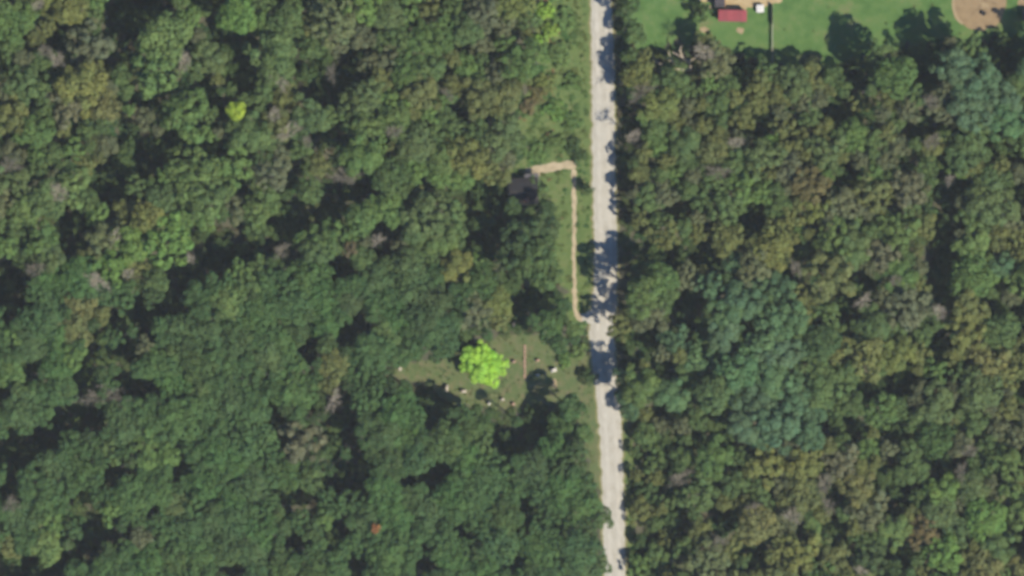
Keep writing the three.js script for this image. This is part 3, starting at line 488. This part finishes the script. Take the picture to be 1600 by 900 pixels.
// ---------------------------------------------------------------- stones in the clearing
const stoneMats = [std(lin(0.36, 0.33, 0.27)), std(lin(0.46, 0.45, 0.41)), std(lin(0.30, 0.20, 0.15))];
function tablet(w, h, d) {
  const s = new THREE.Shape(); s.moveTo(-w / 2, 0); s.lineTo(w / 2, 0); s.lineTo(w / 2, h * 0.75); s.absarc(0, h * 0.75, w / 2, 0, Math.PI, false); s.lineTo(-w / 2, 0);
  const g = new THREE.ExtrudeGeometry(s, { depth: d, bevelEnabled: true, bevelSize: 0.02, bevelThickness: 0.02, bevelSegments: 2, curveSegments: 10 }); g.translate(0, 0, -d / 2); return g;
}
for (const [x, y, w, d, h, turn, k, label] of [
  [803, 506, 1.0, 0.5, 1.1, 1.5, 0, 'tall pale stone standing on bare sand above the clearing'],
  [803, 565, 0.7, 0.3, 0.7, 0.2, 2, 'pinkish stone just right of the lime green tree'],
  [840, 563, 0.7, 0.35, 0.6, 0.1, 2, 'reddish stone right of the low stone edging'],
  [865, 578, 1.1, 0.5, 1.0, 0.3, 1, 'white upright stone near the right end of the clearing'],
  [840, 586, 0.7, 0.3, 0.7, 0.1, 1, 'small white stone at the edge of the dark shade'],
  [698, 606, 1.3, 0.4, 0.8, 1.5, 0, 'pale long stone at the left end of the clearing'],
  [724, 611, 1.1, 0.4, 0.7, 0.0, 0, 'pale flat stone below left of the lime tree'],
  [764, 630, 0.7, 0.3, 0.9, 1.3, 1, 'thin white stone on the lower edge of the clearing'],
  [785, 624, 0.7, 0.35, 0.6, 0.4, 0, 'small pale stone below right of the lime tree'],
  [802, 631, 0.7, 0.35, 0.6, 0.2, 2, 'small reddish stone at the lower clearing edge'],
  [625, 575, 0.9, 0.4, 0.8, 1.4, 0, 'pale stone on the dry grass far left of the lime tree'],
]) {
  const g = thing('stone_marker', label, 'stone', X(x), 0.02, Z(y), turn, 'stones in the grassy clearing');
  const pl = mesh('plinth', new RoundedBoxGeometry(w * 1.15, 0.22, d * 1.7, 2, 0.03), stoneMats[k], g); pl.position.y = 0.11;
  const tb = mesh('tablet', tablet(w, h * 0.8, d), stoneMats[k], g); tb.position.y = 0.21; tb.rotation.x = 0.04;
}
{
  const g = thing('stone_edging', 'low reddish stone edging running up the grassy clearing', 'edging', X(820), 0.02, Z(565)), r = rng(31);
  for (let i = 0; i < 7; i++) { const b = mesh('block', new RoundedBoxGeometry(0.36 + 0.08 * r(), 0.2, 0.92, 2, 0.04), stoneMats[2], g); b.position.set((r() - 0.5) * 0.08, 0.1, -3.1 + i * 1.03); b.rotation.y = (r() - 0.5) * 0.1; }
}
// ---------------------------------------------------------------- buildings and yard things
function ribbed(w, l, rib, n) { // sheet of metal w across (x), l down the slope (z), raised ribs
  const parts = [new THREE.BoxGeometry(w, 0.02, l)];
  for (let i = 0; i < n; i++) { const b = new THREE.BoxGeometry(0.04, 0.035, l - 0.006); b.translate(-w / 2 + (i + 0.5) * w / n, 0.026, 0); parts.push(b); }
  return mergeGeometries(parts);
}
{ // red roofed shed, 6.0 x 2.3 m
  const red = [std(lin(0.20, 0.024, 0.036), 0.55), std(lin(0.225, 0.032, 0.044), 0.6), std(lin(0.185, 0.024, 0.034), 0.5)], g = thing('red_roofed_shed', 'long shed with red metal roof beside the sandy yard', 'shed', X(1144.5), 0.03, Z(24.5), -0.02);
  const wood = std(lin(0.24, 0.17, 0.12)), trim = std(lin(0.13, 0.03, 0.038), 0.6);
  for (const [w, h, d, x, y, z] of [[5.7, 2.0, 0.1, 0, 1.0, 1.0], [5.7, 2.2, 0.1, 0, 1.1, -1.0], [0.1, 2.1, 1.9, 2.9, 1.05, 0], [0.1, 2.1, 1.9, -2.9, 1.05, 0]]) mesh('wall', new THREE.BoxGeometry(w, h, d), wood, g).position.set(x, y, z);
  const dr = mesh('door', new THREE.BoxGeometry(0.95, 1.85, 0.05), std(lin(0.3, 0.24, 0.18)), g); dr.position.set(-1.2, 0.95, 1.08);
  const hd = mesh('handle', new THREE.BoxGeometry(0.04, 0.14, 0.05), std(lin(0.2, 0.2, 0.2), 0.4, { metalness: 0.8 }), dr); hd.position.set(0.38, 0, 0.05);
  const roof = mesh('roof', new THREE.BoxGeometry(5.95, 0.05, 2.25), wood, g); roof.position.y = 2.22; roof.rotation.x = 0.09;
  for (let i = 0; i < 6; i++) { const p = mesh('roof_panel', ribbed(0.995, 2.3 + 0.03 * (i % 2), 0.25, 4), red[(i * 2) % 3], roof); p.position.set(-2.5 + i, 0.04 + 0.004 * (i % 2), 0); }
  const ev = mesh('eave_board', new THREE.BoxGeometry(6.02, 0.16, 0.2), trim, roof); ev.position.set(0, 0.02, 1.24);
}
{ // white boxy tank
  const g = thing('white_tank', 'small white boxy tank standing right of the red shed', 'tank', X(1187.5), 0.03, Z(13.5), 0.05), w = std(lin(0.5, 0.5, 0.49), 0.5);
  for (const x of [-0.5, 0, 0.5]) mesh('skid', new THREE.BoxGeometry(0.14, 0.12, 1.5), std(lin(0.3, 0.24, 0.17)), g).position.set(x, 0.06, 0);
  mesh('body', new RoundedBoxGeometry(1.6, 1.05, 1.6, 3, 0.08), w, g).position.y = 0.65;
  mesh('lid', new THREE.CylinderGeometry(0.28, 0.28, 0.08, 20), std(lin(0.45, 0.45, 0.43), 0.5), g).position.y = 1.21;
  mesh('valve', new THREE.CylinderGeometry(0.06, 0.06, 0.2, 10).rotateX(Math.PI / 2), std(lin(0.25, 0.25, 0.25), 0.5), g).position.set(0, 0.3, 0.88);
}
{ // plank fence running down from the yard: board bays first, then open rails
  const g = thing('plank_fence', 'pale weathered plank fence running down from the sandy yard', 'fence', X(1207), 0.02, Z(52)), wood = std(lin(0.30, 0.29, 0.25)), wood2 = std(lin(0.25, 0.245, 0.21));
  const z0 = Z(8) - Z(52), z1 = Z(97) - Z(52), n = 6, step = (z1 - z0) / n;
  for (let i = 0; i <= n; i++) mesh('post', new THREE.BoxGeometry(0.14, i <= 2 ? 1.7 : 1.25, 0.14), wood, g).position.set(0, i <= 2 ? 0.85 : 0.62, z0 + i * step);
  for (let i = 0; i < n; i++) {
    const zc = z0 + (i + 0.5) * step;
    if (i < 2) for (let k = 0; k < 4; k++) mesh('board', new THREE.BoxGeometry(0.035, 0.36, step - 0.15), k % 2 ? wood : wood2, g).position.set(0.02 * (k % 2), 0.24 + k * 0.385, zc);
    else for (const y of [0.4, 0.75, 1.1]) mesh('rail', new THREE.BoxGeometry(0.12, 0.09, step - 0.15), y > 1 ? wood : wood2, g).position.set(0, y, zc);
  }
}
{ // dark roofed outbuilding, only its lower end in view
  const g = thing('dark_roofed_outbuilding', 'dark roofed outbuilding cut by the top edge above red shed', 'shed', X(1124.5), 0.02, Z(-14));
  const wall = std(lin(0.3, 0.2, 0.12)), dark = [std(lin(0.03, 0.028, 0.034), 0.85), std(lin(0.038, 0.034, 0.04), 0.85)];
  for (const [w, h, d, x, z] of [[1.9, 2.2, 0.1, 0, 3.3], [1.9, 2.2, 0.1, 0, -3.3], [0.1, 2.2, 6.5, 0.9, 0], [0.1, 2.2, 6.5, -0.9, 0]]) mesh('wall', new THREE.BoxGeometry(w, h, d), wall, g).position.set(x, h / 2, z);
  const dd = mesh('door', new THREE.BoxGeometry(0.8, 1.8, 0.05), std(lin(0.2, 0.14, 0.09)), g); dd.position.set(0, 0.9, 3.38);
  const roof = mesh('roof', new THREE.BoxGeometry(2.1, 0.06, 6.9), dark[0], g); roof.position.y = 2.3; roof.rotation.z = -0.08;
  for (let i = 0; i < 9; i++) { const s = mesh('roof_strip', new THREE.BoxGeometry(2.12, 0.03, 0.8), dark[i % 2], roof); s.position.set(0, 0.05 + 0.012 * (i % 2), -3.1 + i * 0.775); }
  const fl = mesh('edge_flashing', new THREE.BoxGeometry(0.16, 0.08, 6.9), std(lin(0.24, 0.13, 0.06)), roof); fl.position.set(1.12, 0.03, 0);
}
{ // dark roofed cabin at the lane end, half under the trees
  const g = thing('cabin', 'dark roofed cabin with grey porch at the end of the sandy lane', 'cabin', X(818), 0.02, Z(299), 0.06), wall = std(lin(0.13, 0.10, 0.08)), dark = [std(lin(0.022, 0.022, 0.025), 0.9), std(lin(0.027, 0.026, 0.03), 0.9)], grey = [std(lin(0.085, 0.082, 0.09), 0.6), std(lin(0.072, 0.07, 0.078), 0.6)], trim = std(lin(0.2, 0.18, 0.16)), glass = std(lin(0.02, 0.025, 0.03), 0.1);
  for (const [w, h, d, x, z] of [[5.4, 2.5, 0.14, 0, 2.35], [5.4, 2.5, 0.14, 0, -2.35], [0.14, 2.5, 4.5, 2.63, 0], [0.14, 2.5, 4.5, -2.63, 0]]) mesh('wall', new THREE.BoxGeometry(w, h, d), wall, g).position.set(x, h / 2, z);
  const tri = new THREE.Shape(); tri.moveTo(-2.4, 0); tri.lineTo(2.4, 0); tri.lineTo(0, 1.55); tri.lineTo(-2.4, 0);
  for (const s of [-1, 1]) { const ga = mesh('gable', new THREE.ExtrudeGeometry(tri, { depth: 0.12, bevelEnabled: false }), wall, g); ga.rotation.y = Math.PI / 2; ga.position.set(s * 2.6 - 0.06, 2.5, 0); }
  for (const s of [-1, 1]) {
    const rf = mesh('roof', new THREE.BoxGeometry(6.1, 0.1, 3.25), dark[0], g); rf.position.set(0, 3.25, s * 1.42); rf.rotation.x = s * 0.56;
    for (let i = 0; i < 6; i++) { const c = mesh('shingle_course', new THREE.BoxGeometry(6.14, 0.03, 0.56), dark[i % 2], rf); c.position.set(0, 0.075, -s * 1.42 + s * i * 0.545); c.rotation.x = s * 0.03; }
  }
  const ch = mesh('chimney', new THREE.BoxGeometry(0.9, 2.6, 0.9), std(lin(0.22, 0.10, 0.075)), g); ch.position.set(0.5, 3.0, 1.85); mesh('flue', new THREE.CylinderGeometry(0.18, 0.2, 0.3, 14), std(lin(0.1, 0.08, 0.07)), ch).position.y = 1.43;
  const po = mesh('porch_roof', new THREE.BoxGeometry(3.0, 0.06, 1.7), grey[0], g); po.position.set(1.9, 2.35, -2.75); po.rotation.x = -0.12;
  for (let i = 0; i < 3; i++) { const p = mesh('roof_panel', ribbed(0.99, 1.7, 0.2, 4), grey[i % 2], po); p.position.set(-1 + i, 0.045, 0); }
  for (const x of [0.6, 3.2]) mesh('porch_post', new THREE.BoxGeometry(0.12, 2.2, 0.12), trim, g).position.set(x, 1.1, -3.45);
  const dr = mesh('door', new THREE.BoxGeometry(0.9, 2.0, 0.06), trim, g); dr.position.set(1.4, 1.02, -2.46); mesh('handle', new THREE.SphereGeometry(0.04, 10, 8), std(lin(0.3, 0.25, 0.15), 0.3, { metalness: 0.8 }), dr).position.set(0.36, 0, -0.06);
  for (const [x, z] of [[-1.2, -2.46], [-1.2, 2.46], [1.2, 2.46]]) { const w = mesh('window', new THREE.BoxGeometry(1.0, 1.0, 0.06), trim, g); w.position.set(x, 1.4, z); for (const q of [-1, 1]) mesh('pane', new THREE.BoxGeometry(0.42, 0.86, 0.04), glass, w).position.set(q * 0.24, 0, Math.sign(z) * 0.022); }
}
for (const [x, y, sx, label] of [[1536.5, 21, 1, 'dark round tub in the middle of the round dirt pen'], [1557, 17.5, 1.5, 'dark oval tub at the right side of the round dirt pen']]) {
  const g = thing('water_tub', label, 'tub', X(x), 0.04, Z(y), 0, 'dark tubs in the dirt pen'), m = std(lin(0.035, 0.032, 0.038), 0.6);
  const b = mesh('body', new THREE.LatheGeometry([[0, 0], [0.36, 0], [0.46, 0.6], [0.5, 0.62], [0.5, 0.66], [0.43, 0.66], [0.36, 0.12], [0, 0.12]].map(p => new THREE.Vector2(...p)), 28), m, g); b.scale.set(sx, 1, 1);
  const w = mesh('water', new THREE.CylinderGeometry(0.405, 0.405, 0.01, 28), std(lin(0.02, 0.022, 0.022), 0.08), g); w.position.y = 0.5; w.scale.set(sx, 1, 1);
}
{ // dark shed cut by the right edge
  const g = thing('dark_red_shed', 'dark shed with dark red side cut by the right edge', 'shed', X(1606), 0.02, Z(25)), dark = std(lin(0.03, 0.034, 0.036), 0.8), wall = std(lin(0.18, 0.05, 0.06));
  for (const [w, h, d, x, z] of [[2.1, 1.9, 0.1, 0, 1.05], [2.1, 1.9, 0.1, 0, -1.05], [0.1, 1.9, 2.0, 1.0, 0], [0.1, 1.9, 2.0, -1.0, 0]]) mesh('wall', new THREE.BoxGeometry(w, h, d), wall, g).position.set(x, h / 2, z);
  mesh('door', new THREE.BoxGeometry(0.8, 1.7, 0.05), dark, g).position.set(0, 0.86, 1.13);
  for (const s of [-1, 1]) { const rf = mesh('roof', new THREE.BoxGeometry(1.25, 0.05, 2.4), dark, g); rf.position.set(s * 0.58, 2.08, 0); rf.rotation.z = -s * 0.35; }
}

scene.environment = null;
renderer.render(scene, camera);
